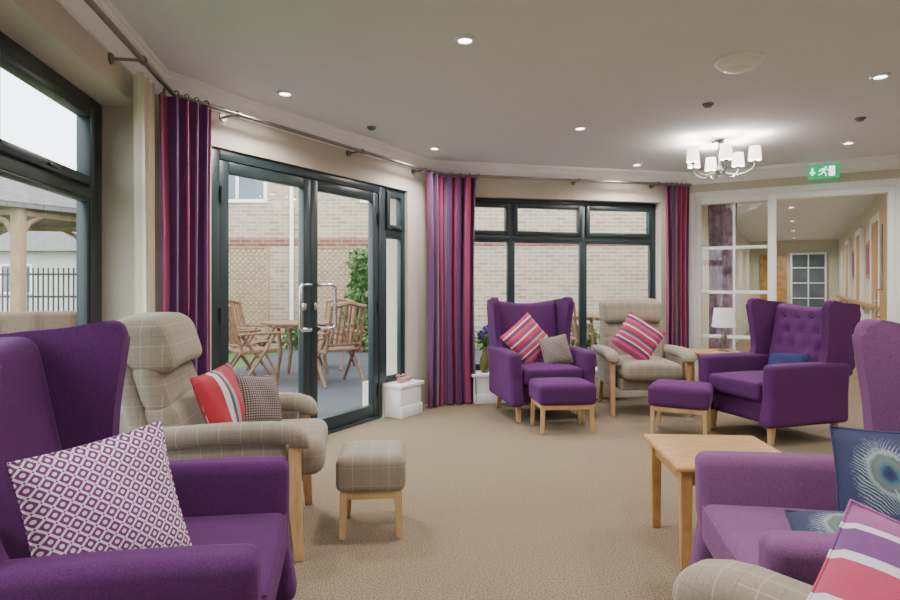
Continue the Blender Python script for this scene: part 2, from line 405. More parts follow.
window('window_2', MB_, .08, 2.62, .30, 2.12, 1.70, [.90, 1.735], .10)
window('window_3', MD, 2.27, 2.62, .30, 2.10, 1.68, [], .03, .04)
fq = bars([(.42, 0, .50, 2.10), (.50, 2.03, 2.22, 2.10), (2.20, 0, 2.27, 2.10)], .02, .10)
fq.bb((.50, .0, 0), (2.20, .14, .025), .004)
o = obj('trim_5', fq, M['frame']); o.matrix_world = MD; struct(o)
def glazed_leaf(name, x0, x1, hx, hs):
    z0, z1 = .03, 2.025
    q = bars([(x0, z0, x0+.075, z1), (x1-.075, z0, x1, z1), (x0+.075, z0, x1-.075, z0+.10), (x0+.075, z1-.075, x1-.075, z1)], .025, .085)
    o = obj(name, q, M['frame']); o.matrix_world = MD; struct(o)
    pane(o, x0+.07, z0+.09, x1-.07, z1-.07, .055)
    h = B(); xe = hx+hs*.13
    pts = [(hx, .02, 1.20), (hx, -.05, 1.20), (hx+hs*.015, -.065, 1.20), (xe-hs*.02, -.07, 1.20), (xe, -.07, 1.18), (xe, -.07, .88), (xe-hs*.02, -.07, .86), (hx+hs*.015, -.065, .86), (hx, -.05, .86), (hx, .02, .86)]
    h.tube(pts, .013, 12); obj('door_handle', h, M['chrome'], o)['label'] = 'chrome pull handle'
    lk = B(); lk.bb((hx-.02, .012, 1.0), (hx+.02, .026, 1.06), .004); obj('lock_plate', lk, M['chrome'], o)
    hg = B()
    for z in (.25, 1.0, 1.8): hg.tube([(x0+.004 if hs < 0 else x1-.004, .015, z-.05), (x0+.004 if hs < 0 else x1-.004, .015, z+.05)], .012)
    obj('hinge', hg, M['frame'], o)
glazed_leaf('door_1', .502, 1.343, 1.27, -1)
glazed_leaf('door_2', 1.347, 2.198, 1.39, 1)
# white glazed partition into corridor
q = bars([(.08, 0, .14, 2.17), (.80, 0, .88, 2.17), (1.84, 0, 1.90, 2.17), (.14, 2.10, .80, 2.17), (.88, 2.10, 1.84, 2.17)], -.01, .11)
q = bars([(.02, 0, .08, 2.235), (1.90, 0, 1.965, 2.235), (.08, 2.17, 1.90, 2.235)], -.02, -.0005, q)
o = obj('trim_6', q, M['white']); o.matrix_world = MR; struct(o)
wz = [0.12, .63, 1.12, 1.61, 2.10]
q = bars([(.14, 0, .80, .12)]+[(.14, z-.018, .80, z+.018) for z in wz[1:-1]]+[(.46, .12, .485, 2.10)], .03, .07)
o = obj('window_4', q, M['white']); o.matrix_world = MR; struct(o)
for z0, z1 in zip(wz[:-1], wz[1:]):
    pane(o, .14, z0+.015, .462, z1-.015, .05); pane(o, .483, z0+.015, .80, z1-.015, .05)

# corridor beyond partition
cl = MR
def cbox(name, a, b, mat, bev=0, kind=True):
    q = B(); q.bb(a, b, bev); o = obj(name, q, M[mat], smooth=False); o.matrix_world = cl
    if kind: struct(o)
    return o
cbox('floor_corridor', (-.1, .0, -.1), (3.2, 11.4, 0.0), 'carpet')
cbox('ceiling_corridor', (-.1, .10, 2.38), (3.3, 11.4, 2.5), 'ceil')
cbox('wall_corridor_left', (-.12, .26, 0), (-.02, 11.4, 2.4), 'corr')
cbox('wall_corridor_right', (2.0, .10, 0), (2.12, 11.4, 2.4), 'corr')
cbox('wall_corridor_end', (-.02, 11.2, 0), (2.0, 11.3, 2.4), 'corr')
cbox('baseboard_corridor', (1.98, .12, 0), (2.0, 11.2, .14), 'white')
hr = B(); hr.rbox((1.93, 5.8, .92), (.04, 9.4, .07), .015, m=2)
for y in (1.3, 3, 5, 7, 9, 10.3): hr.bb((1.93, y-.015, .88), (2.0, y+.015, .92))
o = obj('handrail', hr, M['oak2']); o.matrix_world = cl; tag(o, 'oak handrail running along the right wall of the corridor', 'handrail')
def cdoor(name, a0, a1, b0, b1):
    q = B(); q.bb((a0, b0, 0.005), (a1, b1, 2.02), .006); o = obj(name, q, M['oak2']); o.matrix_world = cl; struct(o)
    return o
for i, b0 in enumerate((1.9, 4.4, 6.9)):
    d = cdoor('door_%d' % (i+3), 1.955, 1.998, b0, b0+.85)
    k = B(); k.tube([(1.955, b0+.1, 1.0), (1.92, b0+.1, 1.0), (1.92, b0+.2, 1.0)], .01); obj('door_handle', k, M['chrome'], d)
    k = B(); k.bb((1.94, b0-.09, 0), (1.999, b0-.002, 2.11), .003); k.bb((1.94, b0+.852, 0), (1.999, b0+.94, 2.11), .003); k.bb((1.94, b0, 2.022), (1.999, b0+.85, 2.11), .003)
    obj('door_frame', k, M['white'], d)
d = cdoor('door_6', .20, .85, 11.16, 11.2)
k = B(); k.tube([(.78, 11.16, 1.0), (.78, 11.12, 1.0), (.70, 11.12, 1.0)], .012); obj('door_handle', k, M['chrome'], d)
q = bars(ring(.92, 0, 1.75, 2.05, .05)+[(.97, z-.015, 1.70, z+.015) for z in (.45, .85, 1.25, 1.65)]+[(1.32, .05, 1.35, 2.0)], 11.13, 11.19)
o = obj('window_5', q, M['white']); o.matrix_world = cl; struct(o)
q = B(); q.bb((.97, 11.165, .05), (1.70, 11.175, 2.0)); obj('pane', q, M['panew'], o)
# open oak leaf against the corridor right wall, at the opening
d = cdoor('door_7', 1.86, 1.90, .13, .95)
k = B(); k.bb((1.852, .62, 1.15), (1.862, .78, 1.85)); obj('vision_panel', k, M['panew'], d)
k = B(); k.tube([(1.86, .86, .85), (1.82, .86, .85), (1.82, .86, 1.15), (1.86, .86, 1.15)], .011); obj('door_handle', k, M['chrome'], d)
for i, b0 in enumerate((3.35, 5.9)):
    t = B(); t.bb((1.975, b0, 1.3), (1.998, b0+.5, 1.85), .004); o = obj('framed_picture', t, M['oak2']); o.matrix_world = cl
    tag(o, ['framed picture on corridor wall, nearer the lounge', 'framed picture on corridor wall, further down the passage'][i], 'picture', 'corridor pictures')
    k = B(); k.bb((1.97, b0+.05, 1.35), (1.976, b0+.45, 1.8)); obj('print', k, M['red_curtain'], o)

# ------------------------------------------------------------------ curtains and pole
POLEZ = 2.30; OFF = .15
def curtain(name, pts, z0, z1, nf, amp, mat, label, ph=0, rings=True, cloth=2.2):
    pts = [Vector((p[0], p[1], 0)) for p in pts]
    seg = [(b-a).length for a, b in zip(pts[:-1], pts[1:])]; L = sum(seg)
    def at(s):
        d = s*L
        for a, b, l in zip(pts[:-1], pts[1:], seg):
            if d <= l+1e-6: return a+(b-a)*(d/l), (b-a).normalized()
            d -= l
        return pts[-1], (pts[-1]-pts[-2]).normalized()
    ns, nz = nf*12, 26; q = B(); uv = q.bm.loops.layers.uv.new('UVMap'); q.uv = True
    G = []
    for j in range(nz+1):
        z = z0+(z1-z0)*j/nz; row = []; h = j/nz
        for i in range(ns+1):
            s = i/ns; p, t = at(s); n = Vector((t.y, -t.x, 0))
            a = amp*(.8+.35*(1-h)*math.sin(3.1*s*nf+ph))
            wob = .35*math.sin(2.2*z+ph+5*s)*(1-h)
            sq = .018*math.sin(PI*h)*(s-.5)*-2
            v = p+t*sq+n*a*math.sin(2*PI*nf*s+wob)+t*.3*amp*math.sin(4*PI*nf*s+ph)
            row.append(q.bm.verts.new((v.x, v.y, z)))
        G.append(row)
    for j in range(nz):
        for i in range(ns):
            f = q.bm.faces.new((G[j][i], G[j][i+1], G[j+1][i+1], G[j+1][i]))
            for l, (a, b) in zip(f.loops, ((i, j), (i+1, j), (i+1, j+1), (i, j+1))): l[uv].uv = (a/ns*L*cloth, z0+(z1-z0)*b/nz)
    o0 = (pts[0].x, pts[0].y, z0)
    o = obj(name, q, M[mat], origin=o0); tag(o, label, 'curtain')
    if rings:
        for k in range(nf):
            p, t = at((k+.5)/nf); n = Vector((t.y, -t.x, 0))
            c = Vector((p.x, p.y, POLEZ))-Vector(o0)
            rb = B(); rb.tube([c+n*.024*math.cos(a)+Vector((0, 0, .024*math.sin(a))) for a in [2*PI*i/16 for i in range(16)]], .004, 6, True)
            obj('curtain_ring', rb, M['pewter'], o)
    return o
iR, iP, iQ = inset(1, OFF), inset(2, OFF), inset(3, OFF)
dL = (R-U).normalized(); dD = (P-R).normalized(); dB = (Q-P).normalized()
nL = Vector((dL.y, -dL.x, 0))
ZT = 2.285
curtain('striped_curtain', [R-dL*.12+nL*.075, iR-dD*.02-dL*.02, iR+dD*.245], .02, ZT, 5, .055, 'curtain_left', 'plum and grey striped curtain left of the garden doors beside cream lining', .4, cloth=2.0)
curtain('lining_curtain', [R-dL*.50+nL*.085, R-dL*.24+nL*.085], .02, ZT, 3, .04, 'lining', 'plain cream curtain in the corner by the left window', 1, rings=False)
curtain('striped_curtain', [iP-dD*.22, iP+dD*.0, iP+dB*.36], .02, ZT, 6, .06, 'curtain', 'purple striped curtain between garden doors and back window', 2.2, cloth=2.0)
curtain('striped_curtain', [iQ-dB*.33, iQ-dB*.03], .02, ZT, 5, .045, 'red_curtain', 'crimson striped curtain right of the back window beside white partition', .9)
q = B(); q.tube([iR-dL*4+Vector((0, 0, POLEZ)), iR-dL*.05+Vector((0, 0, POLEZ)), iR+Vector((.0, .0, POLEZ)), iR+dD*.05+Vector((0, 0, POLEZ)), iP-dD*.05+Vector((0, 0, POLEZ)), iP+dB*.03+Vector((0, 0, POLEZ)), iQ-dB*.02+Vector((0, 0, POLEZ))], .014, 12)
pole = obj('curtain_pole', q, M['pewter'], origin=(iR.x, iR.y, POLEZ)); tag(pole, 'long pewter curtain pole following the bay above all windows', 'curtain pole')
def bracket(p, d):
    n = Vector((-d.y, d.x, 0)); o = Vector((iR.x, iR.y, POLEZ)); p = Vector((p.x, p.y, POLEZ))-o; b = B()
    b.tube([p, p+n*(OFF-.005)], .008, 8); b.tube([p+n*(OFF-.012), p+n*(OFF-.001)], .028, 14)
    b.tube([p-d*.012, p+d*.012], .021, 12); obj('bracket', b, M['pewter'], pole)
for p, d in ((iR-dL*.55, dL), (iR-dL*1.7, dL), (iR+dD*.45, dD), (iR+dD*1.7, dD), (iP-dD*.25, dD), (iP+dB*.40, dB), (iP+dB*1.5, dB), (iQ-dB*.40, dB)): bracket(p, d)
b = B(); e = iQ-dB*.02-iR; b.lathe([(.0, -.02), (.02, -.012), (.026, 0), (.02, .012), (0, .02)], (e.x, e.y, 0)); obj('finial', b, M['pewter'], pole)
def cw(a, b, z=0): return cl @ Vector((a, b, z))
c1, c2 = cw(.17, .30), cw(.48, .34)
curtain('floral_curtain', [c1, c2], .02, 2.2, 4, .035, 'floral', 'dark plum floral curtain behind the glazed white partition', .3, rings=False)

# ------------------------------------------------------------------ ceiling fittings
def downlight(x, y, label, w=32, cz=CZ, group=None, light=True):
    t = thing('downlight', label, 'ceiling light', (x, y, cz-.012), 0, group)
    q = B(); q.lathe([(.034, 0), (.036, -.004), (.048, -.003), (.052, .003), (.052, .011), (.034, .011), (.034, 0)], cap=False); obj('trim_ring', q, M['white'], t)
    q = B(); q.lathe([(0.001, .006), (.033, .006), (.034, .009)], n=20, cap=True); obj('lens', q, M['lens'], t)
    if light:
        L = bpy.data.lights.new('downlight_beam', 'SPOT'); L.energy = w; L.spot_size = R_(168); L.spot_blend = 1; L.shadow_soft_size = .10; L.color = (1, .965, .92)
        lo = bpy.data.objects.new('downlight_beam', L); COL.objects.link(lo); lo.parent = t; lo.location = (0, 0, -.02)
DW = 118
for x, y, lb in ((.076, 3.04, 'recessed downlight nearest the viewpoint, in middle of ceiling'), (-1.07, 3.89, 'recessed downlight above the garden doors'), (-.14, 5.45, 'recessed downlight above curtain between doors and back window'),
                 (1.03, 4.75, 'recessed downlight above the footstool and purple wing chair by window'), (2.56, 3.57, 'recessed downlight right of the round ceiling vent'), (1.93, 6.2, 'recessed downlight above the back window, farthest from the viewpoint'),
                 (3.48, 5.24, 'recessed downlight in front of the green exit sign')):
    downlight(x, y, lb, DW)
for x, y in ((1.2, 1.3), (3.0, 1.6), (-.3, .9), (4.3, 3.2), (1.0, -.9), (3.2, -.7)):
    downlight(x, y, 'recessed downlight overhead behind the viewpoint', DW, group='downlights behind the viewpoint')
for a, b2, lb in ((1.0, 1.2, 'corridor downlight just past the open doorway'), (1.0, 3.2, 'corridor downlight second from the doorway'), (1.0, 5.4, 'corridor downlight third from the doorway'), (1.0, 7.7, 'corridor downlight fourth from the doorway'), (1.0, 10.0, 'corridor downlight by the end door')):
    p = cw(a, b2); downlight(p.x, p.y, lb, 150, 2.38, 'corridor downlights')
for x, y, lb in ((-.62, 4.75, 'small grey ceiling sensor by the garden doors'), (1.78, 4.14, 'small grey ceiling sensor in the middle of the ceiling'), (3.07, 4.49, 'small grey ceiling sensor right of the chandelier')):
    q = B(); q.lathe([(.001, -.02), (.022, -.018), (.028, -.006), (.036, -.004), (.037, .006), (.001, .006)]); o = obj('ceiling_sensor', q, M['darkgrey']); o.location = (x, y, CZ-.006); tag(o, lb, 'sensor', 'ceiling sensors')
t = thing('ceiling_vent', 'round white ceiling vent dish above the room', 'vent', (1.6, 3.32, CZ-.04))
q = B(); q.lathe([(.001, -.012), (.05, -.016), (.09, -.01), (.108, .004), (.112, .02), (.126, .024), (.126, .04), (.001, .04)], n=40); obj('cover', q, M['white'], t)
q = B(); q.lathe([(.001, -.034), (.035, -.031), (.055, -.022), (.055, -.016), (.001, -.012)], n=30); obj('disc', q, M['white'], t)

ch = thing('chandelier', 'chrome multi arm ceiling light with white glass shades', 'chandelier', (2.31, 5.15, CZ))
q = B(); q.lathe([(.001, 0), (.065, 0), (.065, -.012), (.045, -.03), (.012, -.035), (.001, -.035)]); obj('canopy', q, M['chrome'], ch)
q = B(); q.lathe([(.001, -.03), (.009, -.03), (.009, -.22), (.022, -.235), (.03, -.26), (.022, -.29), (.008, -.31), (.012, -.32), (.001, -.335)]); obj('stem', q, M['chrome'], ch)
for k in range(6):
    a = 2*PI*k/6+.35; c, s = math.cos(a), math.sin(a); rr = .28 if k % 2 else .21
    q = B(); q.tube([(c*r2, s*r2, z) for r2, z in ((.02, -.26), (.07, -.30), (.14*rr/.27, -.32), (.2*rr/.27, -.31), (rr-.02, -.285), (rr, -.255), (rr, -.225))], .006, 8)
    q.lathe([(.001, -.235), (.02, -.23), (.022, -.22), (.012, -.215), (.012, -.2), (.001, -.2)], (c*rr, s*rr, 0), 14); obj('arm', q, M['chrome'], ch)
    q = B(); q.lathe([(.052, -.215), (.042, -.10), (.040, -.10), (.050, -.215), (.052, -.215)], (c*rr, s*rr, 0), 24, cap=False); obj('shade', q, M['shade'], ch)['label'] = 'white glass shade'
    q = B(); q.lathe([(.001, -.2), (.012, -.2), (.02, -.17), (.014, -.14), (.001, -.135)], (c*rr, s*rr, 0), 12); obj('bulb', q, M['lens'], ch)
    L = bpy.data.lights.new('bulb_glow', 'POINT'); L.energy = 9; L.shadow_soft_size = .03; L.color = (1, .92, .82); lo = bpy.data.objects.new('bulb_glow', L); COL.objects.link(lo); lo.parent = ch; lo.location = (c*rr, s*rr, -.115)

# exit sign
p = cw(1.30, -.12); sg = thing('exit_sign', 'green emergency exit sign with running figure hanging from ceiling', 'exit sign', (p.x, p.y, 2.45-.23*.8), R_(-30)); sg.scale = (.8, .8, .8)
q = B(); q.bb((-.165, -.015, 0), (.165, .015, .18), .003); obj('sign_panel', q, M['green'], sg)
q = B(); q.bb((-.17, -.02, .18), (.17, .02, .20), .003); q.tube([(-.1, 0, .2), (-.1, 0, .23)], .005); q.tube([(.1, 0, .2), (.1, 0, .23)], .005); obj('hanging_rail', q, M['white'], sg)
q = B(); Y0, Y1 = -.0185, -.015
q.bb((.055, Y0, .03), (.12, Y1, .15)); obj('door_symbol', q, M['signwhite'], sg)
q = B(); q.lathe([(.001, 0), (.011, 0), (.011, .003), (.001, .003)], n=16, M=Matrix.Translation((.022, Y1-.0005, .138)) @ Matrix.Rotation(R_(90), 4, 'X'))
for pl in ([(-.008, .128), (.02, .124), (.008, .082), (-.012, .082)], [(-.008, .128), (-.040, .112), (-.052, .088), (-.043, .086), (-.032, .104), (-.006, .114)], [(.018, .122), (.036, .098), (.052, .104), (.050, .112), (.036, .108), (.022, .118)],
           [(-.012, .088), (-.002, .082), (-.024, .052), (-.058, .048), (-.058, .057), (-.030, .060)], [(-.004, .086), (.008, .084), (.030, .062), (.026, .030), (.016, .030), (.020, .058)]): q.prism(pl, 'y', Y0, Y1)
obj('running_figure', q, M['signwhite'], sg)
q = B(); q.prism([(-.13, .14), (-.11, .14), (-.11, .085), (-.085, .085), (-.12, .045), (-.155, .085), (-.13, .085)], 'y', Y0, Y1); obj('arrow', q, M['signwhite'], sg)

# ------------------------------------------------------------------ seating
def taper_leg(q, x, y, z1, w0, w1, dx=0, dy=0):
    a, b = w1/2, w0/2
    vs = [(x+dx-b, y+dy-b, 0), (x+dx+b, y+dy-b, 0), (x+dx+b, y+dy+b, 0), (x+dx-b, y+dy+b, 0), (x-a, y-a, z1), (x+a, y-a, z1), (x+a, y+a, z1), (x-a, y+a, z1)]
    q._add(vs, [(3, 2, 1, 0), (4, 5, 6, 7), (0, 1, 5, 4), (1, 2, 6, 5), (2, 3, 7, 6), (3, 0, 4, 7)]); 
    bmesh.ops.bevel(q.bm, geom=q.bm.edges[:], offset=.004, segments=2, affect='EDGES')
    return q
def wing_chair(loc, f, label, fab, tuft=False):
    t = thing('wing_chair', label, 'armchair', (*loc, 0), rz_of(f), 'purple wing armchairs'); m = M[fab]
    lean = lambda z: max(0, z-.42)*.20
    q = B(); q.rbox((0, -.03, .245), (.58, .62, .18), .03); obj('seat_base', q, m, t)
    def fc(v):
        b = 1-min(1, (v.x/.27)**2); c = 1-min(1, ((v.y+.07)/.31)**2)
        return (v.x, v.y, v.z+(.025*b*c if v.z > .40 else 0))
    q = B(); q.rbox((0, -.085, .40), (.545, .64, .14), .035, fc, 8); obj('seat_cushion', q, m, t)
    q = B(); q.tube([(x, y, .455) for x, y in ((-.255, -.398), (.255, -.398))], .004, 6); obj('piping', q, m, t)
    BT = [(-.14, .82), (0, .82), (.14, .82), (-.20, .94), (-.07, .94), (.07, .94), (.20, .94), (-.07, .70), (.07, .70), (-.20, .70), (.20, .70)] if tuft else []
    def fb(v):
        b = 1-min(1, (v.x/.30)**2); z = v.z; y = v.y+lean(z)
        if v.y < .27: y -= .035*b*math.exp(-((z-.55)/.16)**2)
        if z > .9: z -= .035*b*(z-.9)/.16
        for (bx, bz) in BT:
            if v.y < .27:
                d2 = (v.x-bx)**2+(v.z-bz)**2; y += .028*math.exp(-d2/.0011)
        return (v.x, y, z)
    q = B(); q.rbox((0, .285, .605), (.62, .14, .89), .05, fb, 26 if tuft else 10); obj('backrest', q, m, t)
    for bx, bz in BT:
        k = B(); yb = .215+lean(bz)+.022; k.rbox((bx, yb, bz), (.024, .014, .024), .0068, m=2); obj('button', k, m, t)
    prof = smooth_poly([(.40, .50), (.16, .50), (.11, .56), (.14, .66), (.14, .80), (.125, .95), (.12, 1.045), (.16, 1.085), (.28, 1.065), (.44, 1.05), (.485, 1.02), (.45, .80), (.41, .60)])
    for s in (-1, 1):
        def fw(v):
            fwd = max(0, min(1, (.42-v.y)/.32)); up = max(0, min(1, (v.z-.55)/.5))
            return (v.x+s*(.035*fwd*up+.01*up), v.y, v.z)
        q = B(); q.prism(prof, 'x', s*.335-.03, s*.335+.03, .020, fw); obj('wing', q, m, t)
    for s in (-1, 1):
        def fa(v):
            up = max(0, (v.z-.38)/.24); y = v.y
            z = v.z+(.018*math.cos((v.y+.1)*3) if v.z > .5 else 0)
            if v.y < -.25: y = v.y+.02*(1-abs((v.z-.52)/.12)) if v.z < .40 else v.y-.01
            return (v.x+s*.018*up, y, z)
        q = B(); q.rbox((s*.335, -.02, .375), (.115, .74, .45), .036, fa, 10); obj('armrest', q, m, t)
    for x, y, dx, dy in ((-.30, -.31, 0, -.01), (.30, -.31, 0, -.01), (-.28, .30, -.01, .06), (.28, .30, .01, .06)):
        obj('leg', taper_leg(B(), x, y, .165, .032, .05, dx, dy), M['oak'], t)
    return t
def lounge_chair(loc, f, label):
    t = thing('lounge_chair', label, 'armchair', (*loc, 0), rz_of(f), 'checked beige armchairs'); m = M['check']
    ln = lambda z: max(0, z-.38)*.31
    q = B(); q.rbox((0, -.03, .29), (.55, .56, .12), .025); obj('seat_base', q, m, t)
    fc = lambda v: (v.x, v.y-(.015 if v.y < -.3 else 0), v.z+(.022*(1-min(1, (v.x/.27)**2)) if v.z > .42 else 0))
    q = B(); q.rbox((0, -.08, .41), (.54, .66, .155), .06, fc, 8); obj('seat_cushion', q, m, t)
    q = B(); q.rbox((0, .29, .63), (.60, .09, .82), .04, lambda v: (v.x*(1-.1*max(0, v.z-.6)), v.y+ln(v.z), v.z), 8); obj('back_shell', q, m, t)
    for nme, z, h, d, y in (('lumbar_cushion', .565, .27, .15, .19), ('back_cushion', .75, .24, .13, .195), ('headrest', .935, .245, .21, .165)):
        fp = lambda v: (v.x*(1-.06*max(0, v.z-.7)), v.y+ln(v.z), v.z+.012*(1-min(1, (v.x/.27)**2)))
        q = B(); q.rbox((0, y, z), (.60, d, h), .068, fp, 6); obj(nme, q, m, t)
    for s in (-1, 1):
        def fa(v):
            z = v.z
            if v.y < -.20: z -= 1.8*(v.y+.20)**2
            return (v.x+s*.02*max(0, (v.z-.5)/.1), v.y, z-.04*max(0, v.y))
        q = B(); q.rbox((s*.335, -.03, .565), (.125, .67, .09), .043, fa, 10); obj('arm_pad', q, m, t)
        q = B(); q.rbox((s*.325, .02, .39), (.055, .56, .28), .02); obj('side_panel', q, m, t)
    for s in (-1, 1):
        q = B(); q.prism([(-.34, 0), (-.30, 0), (-.275, .25), (-.275, .50), (-.325, .50), (-.33, .25)], 'x', s*.345-.02, s*.345+.02, .006); obj('leg', q, M['oak'], t)
        q = B(); q.prism([(.40, 0), (.365, 0), (.27, .30), (.27, .40), (.32, .40)], 'x', s*.30-.018, s*.30+.018, .006); obj('leg', q, M['oak'], t)
    return t
def footstool(loc, rz, label, fab, w=.46, d=.40, h=.40, ct=.17):
    t = thing('footstool', label, 'footstool', (*loc, 0), rz); m = M[fab]
    q = B(); q.rbox((0, 0, h-ct/2), (w, d, ct), .04, lambda v: (v.x, v.y, v.z+(.018*(1-(2*v.x/w)**2)*(1-(2*v.y/d)**2) if v.z > h-.05 else 0)), 6); obj('cushion_top', q, m, t)
    q = B(); q.tube([(x*(w/2-.012), y*(d/2-.012), h-.028) for x, y in ((-1, -1), (1, -1), (1, 1), (-1, 1))], .004, 6, True); obj('piping', q, m, t)
    q = B(); zz = h-ct-.02
    q.bb((-w/2+.03, -d/2+.03, zz-.015), (w/2-.03, -d/2+.055, zz+.03), .003); q.bb((-w/2+.03, d/2-.055, zz-.015), (w/2-.03, d/2-.03, zz+.03), .003)
    q.bb((-w/2+.03, -d/2+.055, zz-.015), (-w/2+.055, d/2-.055, zz+.03), .003); q.bb((w/2-.055, -d/2+.055, zz-.015), (w/2-.03, d/2-.055, zz+.03), .003); obj('frame_rail', q, M['oak'], t)
    for x in (-1, 1):
        for y in (-1, 1): obj('leg', taper_leg(B(), x*(w/2-.04), y*(d/2-.04), h-ct+.02, .026, .036, x*.008, y*.008), M['oak'], t)
    return t
wing_chair((-.88, 1.62), (.985, .17), 'purple wing armchair in left foreground holding the lattice print cushion', 'purple')
wing_chair((.83, 5.62), (.20, -.98), 'purple wing armchair by the back window beside the flower vase', 'purple')
wing_chair((2.60, 4.84), (-.955, -.295), 'purple wing armchair with buttoned back before the white partition', 'purple', True)
wing_chair((1.195, 1.69), (-.98, .18), 'lighter mauve wing armchair in right foreground with peacock cushions', 'plum')
lounge_chair((-1.03, 2.90), (.98, .17), 'checked beige armchair beside the garden doors')
lounge_chair((1.84, 5.80), (-.02, -1), 'checked beige armchair below the back window')
lounge_chair((.465, .865), (-.6, .8), 'checked beige armchair at bottom right, only an arm in view')
footstool((-.385, 2.98), R_(4), 'small checked beige footstool on slim wooden legs', 'check', .33, .34, .39, .17)
footstool((.93, 5.0), R_(6), 'purple footstool in front of window wing chair', 'purple', .48, .40)
footstool((1.87, 4.86), R_(-28), 'purple footstool in front of the buttoned wing chair', 'purple', .46, .40)

def table(name, loc, rz, w, d, h, label, mat='oak2'):
    t = thing(name, label, 'side table', (*loc, 0), rz)
    q = B(); q.rbox((0, 0, h-.0125), (w, d, .025), .010, m=3); obj('tabletop', q, M[mat], t)
    q = B(); a, b = w/2-.05, d/2-.05
    for y in (-b, b): q.bb((-a, y-.01, h-.09), (a, y+.01, h-.025), .002)
    for x in (-a, a): q.bb((x-.01, -b+.01, h-.09), (x+.01, b-.01, h-.025), .002)
    obj('apron', q, M[mat], t)
    for x in (-1, 1):
        for y in (-1, 1): obj('leg', taper_leg(B(), x*(w/2-.05), y*(d/2-.05), h-.025, .038, .048), M[mat], t)
    return t
table('side_table', (1.225, 2.735), R_(-4), .54, .56, .45, 'square honey oak side table in front of light mauve wing chair')
table('side_table', (2.66, 6.02), R_(-8), .46, .44, .54, 'small oak table in back corner carrying the lamp')
lp = thing('table_lamp', 'small table lamp with white drum shade in the back corner', 'lamp', (2.74, 6.0, .54))
q = B(); q.lathe([(.001, 0), (.06, 0), (.06, .012), (.02, .022), (.012, .05), (.028, .10), (.03, .14), (.012, .19), (.008, .27), (.001, .27)]); obj('base', q, M['pewter'], lp)
q = B(); q.lathe([(.115, .24), (.092, .43), (.090, .43), (.113, .24), (.115, .24)], cap=False); obj('shade', q, M['lampshade'], lp)

# ------------------------------------------------------------------ cushions
def cushion(loc, size, th, f, lean, spin, mat, label, group=None, H=None):
    n = 16; q = B(); uv = q.bm.loops.layers.uv.new('UVMap'); q.uv = True
    w = size/2; hh = (H or size)/2
    def pt(i, j, sg):
        u, v = -1+2*i/n, -1+2*j/n
        x = u*w*(1-.05*(1-v*v)*abs(u)); y = v*hh*(1-.05*(1-u*u)*abs(v))
        z = sg*th/2*(max(0, (1-u*u)*(1-v*v)))**.42
        z += .006*math.sin(5*u+3*v+size*40)*(1-u*u)*(1-v*v)
        return Vector((x, y, z))
    for sg in (1, -1):
        G = [[q.bm.verts.new(pt(i, j, sg)) for i in range(n+1)] for j in range(n+1)]
        for j in range(n):
            for i in range(n):
                vs = (G[j][i], G[j][i+1], G[j+1][i+1], G[j+1][i]); fce = q.bm.faces.new(vs if sg > 0 else vs[::-1])
                for l in fce.loops: l[uv].uv = (l.vert.co.x, l.vert.co.y)
    bmesh.ops.remove_doubles(q.bm, verts=q.bm.verts[:], dist=.0001)
    rot = Matrix.Rotation(rz_of(f), 4, 'Z') @ Matrix.Rotation(R_(90-lean), 4, 'X') @ Matrix.Rotation(R_(spin), 4, 'Z')
    o = obj('cushion', q, M[mat]); o.matrix_world = Matrix.Translation(loc) @ rot; tag(o, label, 'cushion', group)
    e = B(); bd = [pt(i, 0, 0) for i in range(n)]+[pt(n, j, 0) for j in range(n)]+[pt(n-i, n, 0) for i in range(n)]+[pt(0, n-j, 0) for j in range(n)]
    e.tube(bd, .004, 6, True); obj('piping', e, M[mat], o)
    return o
cushion((-.855, 1.50, .635), .36, .12, (.80, -.60), 18, 5, 'lattice', 'white cushion with purple lattice print in left foreground')
cushion((-1.08, 2.86, .64), .33, .11, (.97, -.2), 20, 6, 'red_bold', 'red and white striped cushion on beige armchair by garden doors')
cushion((-.97, 3.04, .615), .27, .10, (.85, -.5), 24, -10, 'grey_print', 'dark taupe flecked cushion beside a striped one by garden doors')
cushion((.72, 5.56, .69), .38, .12, (.25, -.97), 18, 38, 'pink', 'pink striped cushion tilted on window wing chair')
cushion((.97, 5.50, .60), .27, .10, (.1, -.97), 20, 10, 'grey_print', 'small dark flecked cushion on window wing chair')
cushion((1.76, 5.62, .70), .38, .12, (.0, -1), 20, -36, 'pink', 'pink striped cushion on checked beige armchair under back window')
cushion((2.66, 4.76, .545), .29, .10, (-.80, -.60), 45, 4, 'navy', 'plain dark navy cushion on the buttoned wing chair')
cushion((1.27, 1.66, .62), .35, .12, (-.58, -.81), 20, 4, 'peacock', 'navy peacock feather cushion standing upright on light mauve chair')
cushion((1.07, 1.52, .515), .34, .10, (-.6, -.8), 74, 16, 'peacock', 'navy peacock feather cushion lying flat on light mauve chair')
cushion((.765, .925, .615), .40, .12, (-.62, -.78), 46, -16, 'wide', 'pink purple and white banded cushion in the bottom right corner')

